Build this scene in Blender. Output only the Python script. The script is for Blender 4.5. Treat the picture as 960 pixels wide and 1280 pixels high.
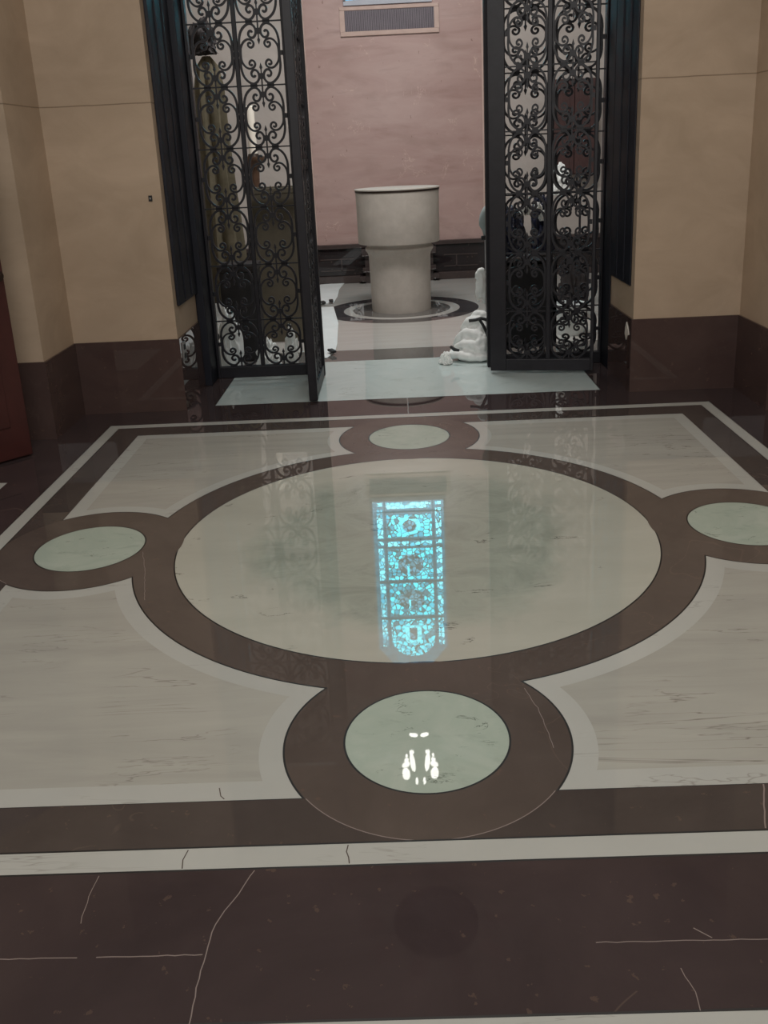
import bpy, bmesh, math, random
from mathutils import Vector, Matrix, noise
from mathutils.geometry import delaunay_2d_cdt
PI = math.pi
rnd = random.Random(7)
scene = bpy.context.scene
for o in list(bpy.data.objects):
    bpy.data.objects.remove(o)
COL = scene.collection

# ---------------------------------------------------------------- camera
cam_d = bpy.data.cameras.new('camera')
cam = bpy.data.objects.new('camera', cam_d)
COL.objects.link(cam)
cam_d.sensor_fit = 'VERTICAL'
cam_d.sensor_height = 36.0
F_PX, PPX, PPY = 1136.93, 480.88, 535.98
cam_d.lens = F_PX / 1280 * 36.0
cam_d.shift_x = -(PPX - 480) / 1280
cam_d.shift_y = (PPY - 640) / 1280
cam_d.clip_start = 0.05
cam_d.clip_end = 100
CP = Vector((-0.02877, -3.50959, 1.55))
RM = Matrix(((0.99894566, 0.04086274, 0.02092376),
             (0.00797968, 0.29428397, -0.95568471),
             (-0.04520942, 0.95484406, 0.29364763)))
cam.matrix_world = Matrix.Translation(CP) @ RM.to_4x4()
scene.camera = cam

def at(px, py, Y):
    """point of the photograph's pixel at world depth Y"""
    d = RM @ Vector(((px - PPX) / F_PX, -(py - PPY) / F_PX, -1))
    return CP + d * ((Y - CP.y) / d.y)

# ---------------------------------------------------------------- world and lights
w = bpy.data.worlds.new('world')
scene.world = w
w.use_nodes = True
w.node_tree.nodes['Background'].inputs[0].default_value = (0.9, 0.95, 1.0, 1)
w.node_tree.nodes['Background'].inputs[1].default_value = 0.12

def area(name, loc, target, size, power, col):
    l = bpy.data.lights.new(name, 'AREA')
    l.shape = 'RECTANGLE'
    l.size, l.size_y = size
    l.energy = power
    l.color = col
    o = bpy.data.objects.new(name, l)
    COL.objects.link(o)
    o.location = loc
    o.rotation_euler = (Vector(target) - Vector(loc)).to_track_quat('-Z', 'Y').to_euler()
    return o

area('hall_top_fill', (0, -0.25, 3.7), (0, 0.35, 0), (3.4, 2.0), 76, (1.0, 0.985, 0.96))  # added overhead fill for the hall, no fixture modelled
area('hall_rear_fill', (0, -4.6, 2.9), (0, 2.2, 1.0), (3.0, 1.2), 74, (1.0, 0.975, 0.94))  # added fill from behind the camera to brighten the front walls
area('chapel_fill', (0.0, 4.3, 5.0), (0, 7.2, 1.0), (1.6, 0.8), 170, (1.0, 0.97, 0.95))  # added fill for the pink wall and font, not an actual lamp

vs = scene.view_settings
vs.view_transform = 'Standard'
vs.look = 'None'
vs.gamma = 1
vs.use_curve_mapping = False
vs.exposure = 0.0

# ---------------------------------------------------------------- materials
def lin(c):
    return tuple((v / 255 / 12.92) if v / 255 <= 0.04045 else ((v / 255 + 0.055) / 1.055) ** 2.4 for v in c) + (1,)

class NT:
    def __init__(s, name):
        s.m = bpy.data.materials.new(name)
        s.m.use_nodes = True
        s.t = s.m.node_tree
        s.b = s.t.nodes['Principled BSDF']
        s.tc = s.n('ShaderNodeTexCoord')
    def n(s, ty, **k):
        x = s.t.nodes.new(ty)
        for a, v in k.items():
            setattr(x, a, v)
        return x
    def set(s, sock, v):
        if hasattr(v, 'is_output'):
            s.t.links.new(v, sock)
        else:
            sock.default_value = v
    def math(s, op, a, b=0.0, c=None):
        x = s.n('ShaderNodeMath', operation=op)
        s.set(x.inputs[0], a); s.set(x.inputs[1], b)
        if c is not None: s.set(x.inputs[2], c)
        return x.outputs[0]
    def map(s, scale=(1, 1, 1), rot=(0, 0, 0)):
        x = s.n('ShaderNodeMapping')
        s.t.links.new(s.tc.outputs['Object'], x.inputs[0])
        x.inputs['Scale'].default_value = scale
        x.inputs['Rotation'].default_value = rot
        return x.outputs[0]
    def noise(s, vec, scale, detail=5, rough=0.55, dist=0.0):
        x = s.n('ShaderNodeTexNoise')
        s.set(x.inputs['Vector'], vec)
        x.inputs['Scale'].default_value = scale
        x.inputs['Detail'].default_value = detail
        x.inputs['Roughness'].default_value = rough
        x.inputs['Distortion'].default_value = dist
        return x.outputs['Fac']
    def ramp(s, fac, stops):
        x = s.n('ShaderNodeValToRGB')
        s.set(x.inputs[0], fac)
        e = x.color_ramp.elements
        while len(e) < len(stops): e.new(0.5)
        for i, (p, c) in enumerate(stops):
            e[i].position = p
            e[i].color = c if len(c) == 4 else lin(c)
        return x.outputs[0]
    def mix(s, fac, a, b, mode='MIX'):
        x = s.n('ShaderNodeMix', data_type='RGBA', blend_type=mode)
        s.set(x.inputs[0], fac); s.set(x.inputs[6], a); s.set(x.inputs[7], b)
        return x.outputs[2]
    def vein(s, vec, scale, width, dist=1.2, detail=4):
        """thin vein mask 0..1 where a noise crosses 0.5"""
        f = s.noise(vec, scale, detail, 0.6, dist)
        d = s.math('ABSOLUTE', s.math('SUBTRACT', f, 0.5))
        return s.math('SUBTRACT', 1.0, s.math('MINIMUM', s.math('DIVIDE', d, width), 1.0))
    def fin(s, col, rough=0.5, spec=0.5, metal=0.0, bump=None, bstr=0.1, bdist=0.01):
        s.set(s.b.inputs['Base Color'], col)
        s.set(s.b.inputs['Roughness'], rough)
        s.b.inputs['Specular IOR Level'].default_value = spec
        s.b.inputs['Metallic'].default_value = metal
        if bump is not None:
            x = s.n('ShaderNodeBump')
            x.inputs['Strength'].default_value = bstr
            x.inputs['Distance'].default_value = bdist
            s.set(x.inputs['Height'], bump)
            s.t.links.new(x.outputs[0], s.b.inputs['Normal'])
        return s.m

def floor_rough(n, base=0.006):
    base = min(base, 0.006)
    f = n.noise(n.map((1, 1, 1)), 2.5, 6, 0.6)
    return n.math('ADD', base, n.math('MULTIPLY', f, 0.010))

def m_brown(name, a, b, vein=0.5):
    n = NT(name)
    v = n.map()
    c = n.ramp(n.noise(v, 2.2, 8, 0.62, 0.6), [(0.3, a), (0.7, b)])
    fine = n.noise(v, 26, 5, 0.6)
    c = n.mix(n.math('MULTIPLY', n.math('GREATER_THAN', fine, 0.66), 0.35), c, lin((112, 92, 80)))
    vm = n.math('MULTIPLY', n.vein(n.map((1, 1, 1), (0, 0, 0.6)), 0.9, 0.0035, 1.6, 3), vein)
    msk = n.math('GREATER_THAN', n.noise(v, 0.8, 2), 0.5)
    c = n.mix(n.math('MULTIPLY', vm, msk), c, lin((150, 128, 112)))
    return n.fin(c, floor_rough(n, 0.06), 0.5)

def m_cream(name, a, b, streak, amt=0.6, rot=0.0, sc=(1, 7, 1)):
    n = NT(name)
    v = n.map(sc, (0, 0, rot))
    c = n.ramp(n.noise(v, 1.3, 7, 0.6, 0.4), [(0.3, a), (0.7, b)])
    vm = n.vein(n.map((0.7, 5.5, 1), (0, 0, rot)), 1.1, 0.006, 0.5, 5)
    msk = n.ramp(n.noise(n.map(), 1.6, 3), [(0.45, (0, 0, 0, 1)), (0.6, (1, 1, 1, 1))])
    c = n.mix(n.math('MULTIPLY', n.math('MULTIPLY', vm, msk), amt), c, lin(streak))
    return n.fin(c, floor_rough(n), 0.5)

def m_disc(name, a, b, spot, veincol, sc=1.0, amt=0.8):
    n = NT(name)
    v = n.map((sc, sc, 1))
    c = n.ramp(n.noise(v, 1.7, 7, 0.6, 0.9), [(0.3, a), (0.52, b), (0.72, a)])
    big = n.noise(n.map((sc, sc * 1.6, 1)), 3.6, 8, 0.65, 0.5)
    c = n.mix(n.math('MULTIPLY', n.ramp(big, [(0.56, (0, 0, 0, 1)), (0.7, (1, 1, 1, 1))]), 0.5), c, lin(spot))
    vm = n.vein(n.map((sc * 1.0, sc * 2.4, 1)), 1.9, 0.007, 1.0, 6)
    msk = n.ramp(n.noise(v, 4.0, 2), [(0.57, (0, 0, 0, 1)), (0.62, (1, 1, 1, 1))])
    c = n.mix(n.math('MULTIPLY', n.math('MULTIPLY', vm, msk), amt), c, lin(veincol))
    return n.fin(c, floor_rough(n, 0.04), 0.5)

def m_plain(name, c1, c2=None, rough=0.5, spec=0.5, scale=6, metal=0.0, bump=0.0, bdist=0.01):
    n = NT(name)
    f = n.noise(n.map(), scale, 6, 0.6)
    c = n.ramp(f, [(0.3, c1), (0.7, c2 or c1)])
    return n.fin(c, rough, spec, metal, f if bump else None, bump, bdist)

def m_stone_wall(name, a, b, joint, zs=(1.872,), half=0.0035):
    n = NT(name)
    c = n.ramp(n.noise(n.map((1, 1, 1.6)), 2.2, 8, 0.6, 0.8), [(0.3, a), (0.7, b)])
    cl = n.ramp(n.noise(n.map((1, 1, 2.5)), 0.9, 3), [(0.4, (0, 0, 0, 1)), (0.7, (1, 1, 1, 1))])
    c = n.mix(n.math('MULTIPLY', cl, 0.25), c, lin(tuple(int(v * 0.82) for v in a)))
    sp = n.n('ShaderNodeSeparateXYZ')
    n.t.links.new(n.tc.outputs['Object'], sp.inputs[0])
    zz = sp.outputs[2]
    for z in zs:
        wob = n.math('MULTIPLY', n.math('SUBTRACT', n.noise(n.map((3, 3, 0)), 2, 2), 0.5), 0.006)
        d = n.math('ABSOLUTE', n.math('SUBTRACT', n.math('ADD', zz, wob), z))
        c = n.mix(n.math('MULTIPLY', n.math('LESS_THAN', d, half), 0.6), c, lin(joint))
    return n.fin(c, 0.55, 0.3, bump=n.noise(n.map(), 30, 4), bstr=0.05)

M = {}
M['brown_outer'] = m_brown('brown_marble_outer', (58, 49, 50), (72, 61, 61), 0.2)
M['brown_ring'] = m_brown('brown_marble_ring', (82, 73, 68), (97, 87, 81), 0.12)
M['brown_band'] = m_brown('brown_marble_band', (70, 63, 60), (84, 76, 72), 0.12)
M['white'] = m_cream('white_marble_band', (176, 177, 171), (188, 189, 183), (110, 100, 90), 0.45, 0.9, (1, 1, 1))
M['cream'] = m_cream('cream_marble_panel', (164, 163, 155), (178, 177, 168), (100, 92, 84), 0.7)
def m_center():
    n = NT('pale_green_marble_disc')
    v = n.map()
    L = n.n('ShaderNodeVectorMath', operation='LENGTH')
    n.t.links.new(n.map((1.06, 0.92, 1)), L.inputs[0])
    edge = n.math('ADD', L.outputs['Value'], n.math('MULTIPLY', n.math('SUBTRACT', n.noise(v, 2.2, 5, 0.6), 0.5), 0.5))
    inner = n.ramp(edge, [(0.60, (1, 1, 1, 1)), (0.74, (0, 0, 0, 1))])
    cr = n.ramp(n.noise(n.map((1, 3, 1)), 1.5, 6, 0.6, 0.4), [(0.3, (176, 176, 164)), (0.7, (186, 186, 174))])
    gr = n.ramp(n.noise(n.map((1, 1.5, 1)), 2.6, 9, 0.66, 0.8), [(0.3, (132, 141, 130)), (0.5, (160, 168, 156)), (0.68, (144, 151, 139))])
    c = n.mix(n.math('MULTIPLY', inner, 0.85), cr, gr)
    vm = n.vein(n.map((1.0, 2.6, 1)), 2.0, 0.010, 0.9, 6)
    msk = n.ramp(n.noise(v, 5.0, 2), [(0.60, (0, 0, 0, 1)), (0.66, (1, 1, 1, 1))])
    c = n.mix(n.math('MULTIPLY', n.math('MULTIPLY', vm, msk), 0.9), c, lin((58, 62, 54)))
    return n.fin(c, floor_rough(n, 0.01), 0.5)
M['disc'] = m_center()
M['roundel'] = m_disc('white_green_marble_roundel', (182, 192, 180), (170, 183, 170), (150, 162, 150), (70, 80, 66), 2.2, 0.85)
M['grout'] = m_plain('dark_joint', (30, 26, 24), None, 0.5)
M['joint_light'] = m_plain('pale_joint', (132, 118, 112), None, 0.5)
M['chapel_floor'] = m_cream('grey_beige_marble_floor', (182, 180, 175), (192, 190, 185), (148, 142, 136), 0.3)
M['threshold'] = m_disc('window_tinted_marble_threshold', (204, 216, 214), (194, 208, 206), (170, 182, 178), (90, 96, 86), 1.0, 0.5)  # the window's bluish light is put into the slab colour
M['grey_band'] = m_brown('dark_grey_marble_band', (92, 90, 88), (106, 104, 101), 0.1)
M['dark_ring'] = m_brown('dark_grey_marble_ring', (66, 63, 65), (78, 75, 77), 0.1)
M['wall'] = m_stone_wall('beige_limestone', (171, 151, 129), (187, 166, 144), (98, 80, 60))
M['dado'] = m_brown('red_brown_marble_dado', (70, 55, 53), (86, 70, 66), 0.05)
M['grey_wall'] = m_stone_wall('grey_plaster', (172, 164, 158), (186, 178, 172), (150, 140, 134), ())
M['ceiling'] = m_plain('warm_white_plaster', (206, 198, 188), (216, 208, 198), 0.8, 0.2, 3)
M['iron'] = m_plain('black_wrought_iron', (22, 22, 28), (33, 32, 39), 0.45, 0.4, 20, 0.0, 0.15, 0.004)
M['panel'] = m_plain('blue_black_metal_panel', (20, 22, 31), (28, 30, 40), 0.5, 0.35, 5, 0.0, 0.05)
M['red_door'] = m_plain('dark_red_lacquer', (58, 26, 24), (70, 32, 30), 0.4, 0.5, 8)
M['limestone'] = m_plain('buff_limestone', (178, 170, 161), (192, 184, 175), 0.6, 0.3, 9, 0.0, 0.08)
M['rim_dark'] = m_plain('dark_bronze', (48, 36, 30), (60, 46, 38), 0.45, 0.5, 20, 0.4)
M['cloth'] = m_plain('white_cotton', (232, 236, 234), (242, 244, 242), 0.85, 0.2, 14, 0, 0.3)
M['sheet'] = m_plain('white_plastic_sheet', (222, 228, 228), (236, 240, 240), 0.45, 0.4, 4)
M['tape'] = m_plain('black_rubber', (22, 22, 24), (30, 30, 32), 0.5, 0.5, 10)
M['navy'] = m_plain('navy_plastic_bag', (18, 22, 42), (28, 34, 58), 0.35, 0.5, 9, 0, 0.5, 0.03)
M['grey_metal'] = m_plain('grey_painted_metal', (150, 150, 152), (166, 166, 168), 0.4, 0.5, 6)
M['pale_plastic'] = m_plain('pale_blue_grey_plastic', (150, 164, 164), (170, 182, 182), 0.4, 0.5, 6)
M['cart'] = m_plain('black_plastic_cart', (26, 25, 27), (36, 35, 38), 0.5, 0.5, 8)
M['wax'] = m_plain('ivory_wax', (226, 218, 204), (236, 230, 218), 0.5, 0.4, 6)
M['wood'] = m_plain('dark_brown_wood', (70, 50, 38), (90, 66, 50), 0.45, 0.4, 10)
M['cabinet'] = m_plain('dark_red_brown_wood', (66, 48, 48), (80, 58, 56), 0.4, 0.4, 9)
M['olive'] = m_plain('olive_tan_canvas', (94, 88, 72), (114, 107, 90), 0.85, 0.2, 12, 0, 0.3)  # canvas colour darkened to carry the dim light behind the grille
M['olive_board'] = m_plain('olive_brown_board', (76, 70, 59), (92, 85, 71), 0.7, 0.3, 5)  # board colour likewise darkened for the dim light there
M['charcoal'] = m_plain('charcoal_cloth', (46, 43, 44), (62, 58, 58), 0.8, 0.2, 10)
M['vent_face'] = m_plain('grey_vent_metal', (112, 104, 112), (124, 116, 124), 0.5, 0.4, 6)
M['vent_back'] = m_plain('vent_cavity_shade', (52, 46, 52), None, 0.7)  # dark colour put in for the shade behind the slats
M['steel'] = m_plain('brushed_steel_plate', (140, 140, 140), (170, 170, 170), 0.35, 0.5, 14, 0.5)
M['paper'] = m_plain('off_white_plaster_patch', (206, 200, 190), (222, 216, 206), 0.7, 0.3, 20)

M['sill'] = m_plain('window_glow_stone_sill', (172, 176, 186), (184, 188, 196), 0.6, 0.3, 5)  # pale stone with the window's bluish glow put into its colour
def m_pink():
    n = NT('pink_marble')
    f = n.noise(n.map((0.55, 1, 2.4), (0, 0.05, 0)), 1.4, 7, 0.62, 0.7)
    c = n.ramp(f, [(0.25, (152, 122, 116)), (0.42, (170, 142, 136)), (0.6, (178, 152, 146)), (0.78, (152, 126, 121))])
    bl = n.ramp(n.noise(n.map((1, 1, 2.2)), 2.4, 4, 0.5), [(0.52, (0, 0, 0, 1)), (0.72, (1, 1, 1, 1))])
    c = n.mix(n.math('MULTIPLY', bl, 0.45), c, lin((146, 120, 112)))
    vm = n.vein(n.map((1.2, 1, 0.8), (0, 0.5, 0)), 2.2, 0.006, 1.4, 5)
    msk = n.math('GREATER_THAN', n.noise(n.map(), 2.6, 2), 0.58)
    c = n.mix(n.math('MULTIPLY', n.math('MULTIPLY', vm, msk), 0.45), c, lin((226, 200, 186)))
    dm = n.math('GREATER_THAN', n.noise(n.map((3, 1, 1.6)), 5, 3), 0.71)
    c = n.mix(n.math('MULTIPLY', dm, 0.5), c, lin((110, 78, 70)))
    return n.fin(c, 0.28, 0.45)
M['pink'] = m_pink()
M['pink_trim'] = m_plain('pale_pink_stone_trim', (182, 158, 148), (196, 172, 162), 0.5, 0.3, 8)

def m_glass(name, bright, mid, dark, strength, scale, lead):
    n = NT(name)
    vo = n.n('ShaderNodeTexVoronoi', feature='DISTANCE_TO_EDGE')
    vo.inputs['Scale'].default_value = scale
    n.t.links.new(n.map(), vo.inputs['Vector'])
    vc = n.n('ShaderNodeTexVoronoi', feature='F1')
    vc.inputs['Scale'].default_value = scale
    n.t.links.new(n.map(), vc.inputs['Vector'])
    sp = n.n('ShaderNodeSeparateColor')
    n.t.links.new(vc.outputs['Color'], sp.inputs[0])
    c = n.ramp(sp.outputs[0], [(0.0, dark), (0.3, mid), (0.55, bright), (1.0, bright)])
    ld = n.ramp(vo.outputs['Distance'], [(lead * 0.6, (0.04, 0.04, 0.04, 1)), (lead, (1, 1, 1, 1))])
    c = n.mix(1.0, c, ld, 'MULTIPLY')
    n.set(n.b.inputs['Emission Color'], c)
    n.b.inputs['Emission Strength'].default_value = strength
    return n.fin(lin((20, 40, 50)), 0.2, 0.5)
GL = 9.5
M['glass_main'] = m_glass('cyan_stained_glass', (0.04, 0.80, 1.0, 1), (0.0, 0.40, 0.58, 1), (0.0, 0.10, 0.16, 1), GL, 15, 0.10)
M['glass_dim'] = m_glass('grey_blue_stained_glass', (0.10, 0.40, 0.58, 1), (0.03, 0.20, 0.30, 1), (0.01, 0.06, 0.10, 1), GL * 0.6, 16, 0.10)
M['glass_border'] = m_glass('pale_cyan_border_glass', (0.16, 0.82, 1.0, 1), (0.03, 0.46, 0.66, 1), (0.0, 0.16, 0.26, 1), GL, 15, 0.08)
M['glass_glow_bed'] = m_glass('deep_teal_glow_glass', (0.0, 0.15, 0.26, 1), (0.0, 0.12, 0.22, 1), (0.0, 0.08, 0.15, 1), GL * 0.55, 12, 0.02)  # teal backing glass that also puts in the bloom between panes
M['glass_ring'] = m_glass('bright_cyan_ring_glass', (0.10, 0.85, 1.0, 1), (0.06, 0.75, 0.95, 1), (0.04, 0.6, 0.8, 1), GL, 9, 0.03)

def m_lamp():
    n = NT('lantern_glass')
    n.set(n.b.inputs['Emission Color'], (1.0, 0.97, 0.92, 1))
    n.b.inputs['Emission Strength'].default_value = 12.0
    return n.fin(lin((240, 240, 230)), 0.3)
M['lamp'] = m_lamp()

# ---------------------------------------------------------------- helpers
class MB:
    def __init__(s): s.b = bmesh.new()
    def box(s, c, size, rz=0.0, rx=0.0, ry=0.0, bev=0.0):
        m = Matrix.Translation(c) @ Matrix.Rotation(rz, 4, 'Z') @ Matrix.Rotation(ry, 4, 'Y') @ Matrix.Rotation(rx, 4, 'X') @ Matrix.Diagonal((*size, 1))
        r = bmesh.ops.create_cube(s.b, size=1.0, matrix=m)
        if bev:
            es = list({e for v in r['verts'] for e in v.link_edges})
            bmesh.ops.bevel(s.b, geom=es, offset=bev, segments=2, affect='EDGES', profile=0.5)
        return s
    def span(s, a, b, bev=0.0):
        return s.box([(p + q) / 2 for p, q in zip(a, b)], [abs(q - p) for p, q in zip(a, b)], bev=bev)
    def prism(s, poly, z0, z1):
        lo = [s.b.verts.new((x, y, z0)) for x, y in poly]
        hi = [s.b.verts.new((x, y, z1)) for x, y in poly]
        n = len(poly)
        s.b.faces.new(lo[::-1]); s.b.faces.new(hi)
        for i in range(n):
            s.b.faces.new((lo[i], lo[(i + 1) % n], hi[(i + 1) % n], hi[i]))
        return s
    def plate(s, poly, y0, y1):
        """poly in x,z extruded along y"""
        a = [s.b.verts.new((x, y0, z)) for x, z in poly]
        b = [s.b.verts.new((x, y1, z)) for x, z in poly]
        n = len(poly)
        s.b.faces.new(a); s.b.faces.new(b[::-1])
        for i in range(n):
            s.b.faces.new((a[(i + 1) % n], a[i], b[i], b[(i + 1) % n]))
        return s
    def lathe(s, prof, c=(0, 0, 0), seg=48, fn=None):
        rings = []
        for r, z in prof:
            rings.append([s.b.verts.new((c[0] + r * math.cos(2 * PI * k / seg) * (fn(k, z) if fn else 1),
                                         c[1] + r * math.sin(2 * PI * k / seg) * (fn(k, z) if fn else 1), c[2] + z)) for k in range(seg)])
        for a, b in zip(rings, rings[1:]):
            for k in range(seg):
                s.b.faces.new((a[k], a[(k + 1) % seg], b[(k + 1) % seg], b[k]))
        s.b.faces.new(rings[0][::-1]); s.b.faces.new(rings[-1])
        return s
    def tube(s, pts, r, seg=8):
        pts = [Vector(p) for p in pts]
        rings = []
        up = Vector((0.13, 0.31, 0.94))
        for i, p in enumerate(pts):
            t = (pts[min(i + 1, len(pts) - 1)] - pts[max(i - 1, 0)]).normalized()
            a = t.cross(up).normalized(); bb = t.cross(a)
            rr = r[i] if isinstance(r, (list, tuple)) else r
            rings.append([s.b.verts.new(p + (a * math.cos(2 * PI * k / seg) + bb * math.sin(2 * PI * k / seg)) * rr) for k in range(seg)])
        for a, b in zip(rings, rings[1:]):
            for k in range(seg):
                s.b.faces.new((a[k], a[(k + 1) % seg], b[(k + 1) % seg], b[k]))
        s.b.faces.new(rings[0][::-1]); s.b.faces.new(rings[-1])
        return s
    def ribbon(s, pts, t, y0, y1):
        """bar of in-plane thickness t following 2-D points (x,z), depth y0..y1"""
        rows = []
        for i, p in enumerate(pts):
            a = pts[max(i - 1, 0)]; b = pts[min(i + 1, len(pts) - 1)]
            dx, dz = b[0] - a[0], b[1] - a[1]
            L = math.hypot(dx, dz) or 1
            nx, nz = -dz / L * t / 2, dx / L * t / 2
            rows.append([s.b.verts.new((p[0] + nx, y0, p[1] + nz)), s.b.verts.new((p[0] - nx, y0, p[1] - nz)),
                         s.b.verts.new((p[0] - nx, y1, p[1] - nz)), s.b.verts.new((p[0] + nx, y1, p[1] + nz))])
        for a, b in zip(rows, rows[1:]):
            for k in range(4):
                s.b.faces.new((a[k], a[(k + 1) % 4], b[(k + 1) % 4], b[k]))
        s.b.faces.new(rows[0][::-1]); s.b.faces.new(rows[-1])
        return s
    def build(s, name, mat, parent=None, smooth=False, loc=None):
        bmesh.ops.recalc_face_normals(s.b, faces=s.b.faces)
        me = bpy.data.meshes.new(name)
        s.b.to_mesh(me); s.b.free()
        me.materials.append(M[mat] if isinstance(mat, str) else mat)
        if smooth:
            for p in me.polygons: p.use_smooth = True
            try: me.set_sharp_from_angle(angle=math.radians(40))
            except Exception: pass
        o = bpy.data.objects.new(name, me)
        COL.objects.link(o)
        if parent: o.parent = parent
        if loc: o.location = loc
        return o

def struct(o, label=None):
    o['kind'] = 'structure'
    if label: o['label'] = label
    return o
def tag(o, label, cat, group=None):
    o['label'] = label; o['category'] = cat
    if group: o['group'] = group
    return o
def thing(name, label, cat, loc=(0, 0, 0), rz=0.0, group=None):
    o = bpy.data.objects.new(name, None)
    o.empty_display_size = 0.1
    COL.objects.link(o)
    o.location = loc; o.rotation_euler = (0, 0, rz)
    return tag(o, label, cat, group)

# ---------------------------------------------------------------- floor
RIN, RO, D, RS, RSO, A = 0.988, 1.1465, 1.3696, 0.2271, 0.3897, 1.5975
BW, B1, B2 = 0.070, 1.7572, 1.8279
G = 0.0028                                              # half width of the dark joints
NX0, NX1, NY0, NY1 = -3.3, 3.3, -5.4, 3.35
SX, SY0 = 1.25, 2.203                                   # threshold slab
SMALL = [(D, 0), (-D, 0), (0, D), (0, -D)]
CRACKS = [([(-0.477, -2.214), (-0.478, -2.134), (-0.476, -2.055), (-0.473, -2.001), (-0.458, -1.946), (-0.434, -1.902), (-0.408, -1.834)], .0012, 'joint_light'),
          ([(-0.9, -2.054), (-0.775, -2.056), (-0.74, -2.0562)], .0012, 'joint_light'), ([(-0.70, -2.056), (-0.482, -2.057)], .0012, 'joint_light'),
          ([(-0.762, -1.97), (-0.766, -1.894), (-0.763, -1.836)], .0009, 'joint_light'),
          ([(0.317, -2.055), (0.437, -2.057), (0.533, -2.057), (0.66, -2.059)], .0010, 'joint_light'),
          ([(0.466, -2.12), (0.48, -2.173), (0.476, -2.212)], .0009, 'joint_light'), ([(0.52, -2.027), (0.551, -2.052)], .0012, 'joint_light'),
          ([(0.83, -1.60), (0.775, -1.752)], .0018, 'joint_light'),
          ([(0.297, -1.147), (0.322, -1.249), (0.332, -1.344), (0.337, -1.432)], .0010, 'joint_light'),
          ([(-1.132, -0.063), (-1.082, -0.218), (-1.01, -0.493)], .0011, 'joint_light'),
          ([(-0.575, -1.763), (-0.579, -1.795), (-0.576, -1.822)], .0014, 'brown_ring'), ([(-0.197, -1.763), (-0.200, -1.786), (-0.193, -1.822)], .0014, 'brown_ring'),
          ([(-0.539, -1.549), (-0.531, -1.58), (-0.52, -1.592)], .0014, 'brown_ring')]
def zig(pts, hw):
    r = random.Random(int(abs(pts[0][0]) * 1e4)); out = []
    for a, b in zip(pts, pts[1:]):
        n = max(1, int(math.hypot(b[0] - a[0], b[1] - a[1]) / .018))
        for k in range(n):
            t = k / n
            out.append((a[0] + (b[0] - a[0]) * t + r.uniform(-1, 1) * .0018, a[1] + (b[1] - a[1]) * t + r.uniform(-1, 1) * .0012))
    return out + [pts[-1]]
def strip(pts, hw):
    L, Rr = [], []
    for i, p in enumerate(pts):
        a = pts[max(i - 1, 0)]; b = pts[min(i + 1, len(pts) - 1)]
        l = math.hypot(b[0] - a[0], b[1] - a[1]) or 1
        nx, ny = -(b[1] - a[1]) / l * hw, (b[0] - a[0]) / l * hw
        L.append((p[0] + nx, p[1] + ny)); Rr.append((p[0] - nx, p[1] - ny))
    return L + Rr[::-1]
CRACKS = [(zig(p, h), h, m) for p, h, m in CRACKS]
def seg_d(x, y, a, b):
    dx, dy = b[0] - a[0], b[1] - a[1]
    t = max(0, min(1, ((x - a[0]) * dx + (y - a[1]) * dy) / (dx * dx + dy * dy + 1e-12)))
    return math.hypot(x - a[0] - dx * t, y - a[1] - dy * t)
def classify(x, y):
    for p, h, m in CRACKS:
        if abs(x - p[0][0]) < .5 and abs(y - p[0][1]) < .5 and min(seg_d(x, y, a, b) for a, b in zip(p, p[1:])) < h * 1.02: return m
    c = max(abs(x), abs(y)); d = math.hypot(x, y)
    ds = min(math.hypot(x - a, y - b) for a, b in SMALL)
    if y > SY0 and abs(x) < SX:
        return 'threshold'
    if abs(y) > B2 + G or abs(x) > B2 + G:
        if y > SY0 - 2 * G and abs(x) < SX + 2 * G: return 'grout'
        if -2.29 < y < -2.215: return 'white'
        if (-2.215 - 0 < y < -2.215 + 2 * G): return 'grout'
        if x < -2.075 and 0.1 < y < 0.86: return 'white'
        if abs(x - 0.003) < 0.0035 and B2 < y < SY0: return 'joint_light'
        return 'brown_outer'
    for e in (B2, B1):
        if abs(c - e) <= G: return 'grout'
    if c > B1: return 'white'
    if A + G < c < B1 - G and abs(ds - RSO + .0013) < .0013 and y < 0: return 'joint_light'
    if ds < RS - G: return 'roundel'
    if ds < RS + G: return 'grout'
    if ds < RSO: return 'brown_ring'
    if c > A + G: return 'brown_band'
    if d < RIN - G: return 'disc'
    if d < RIN + G: return 'grout'
    if d < RO: return 'brown_ring'
    if c > A or d < RO + 2 * G or ds < RSO + 2 * G: return 'grout'
    if c > A - BW or d < RO + BW or ds < RSO + BW: return 'white'
    return 'cream'

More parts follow.
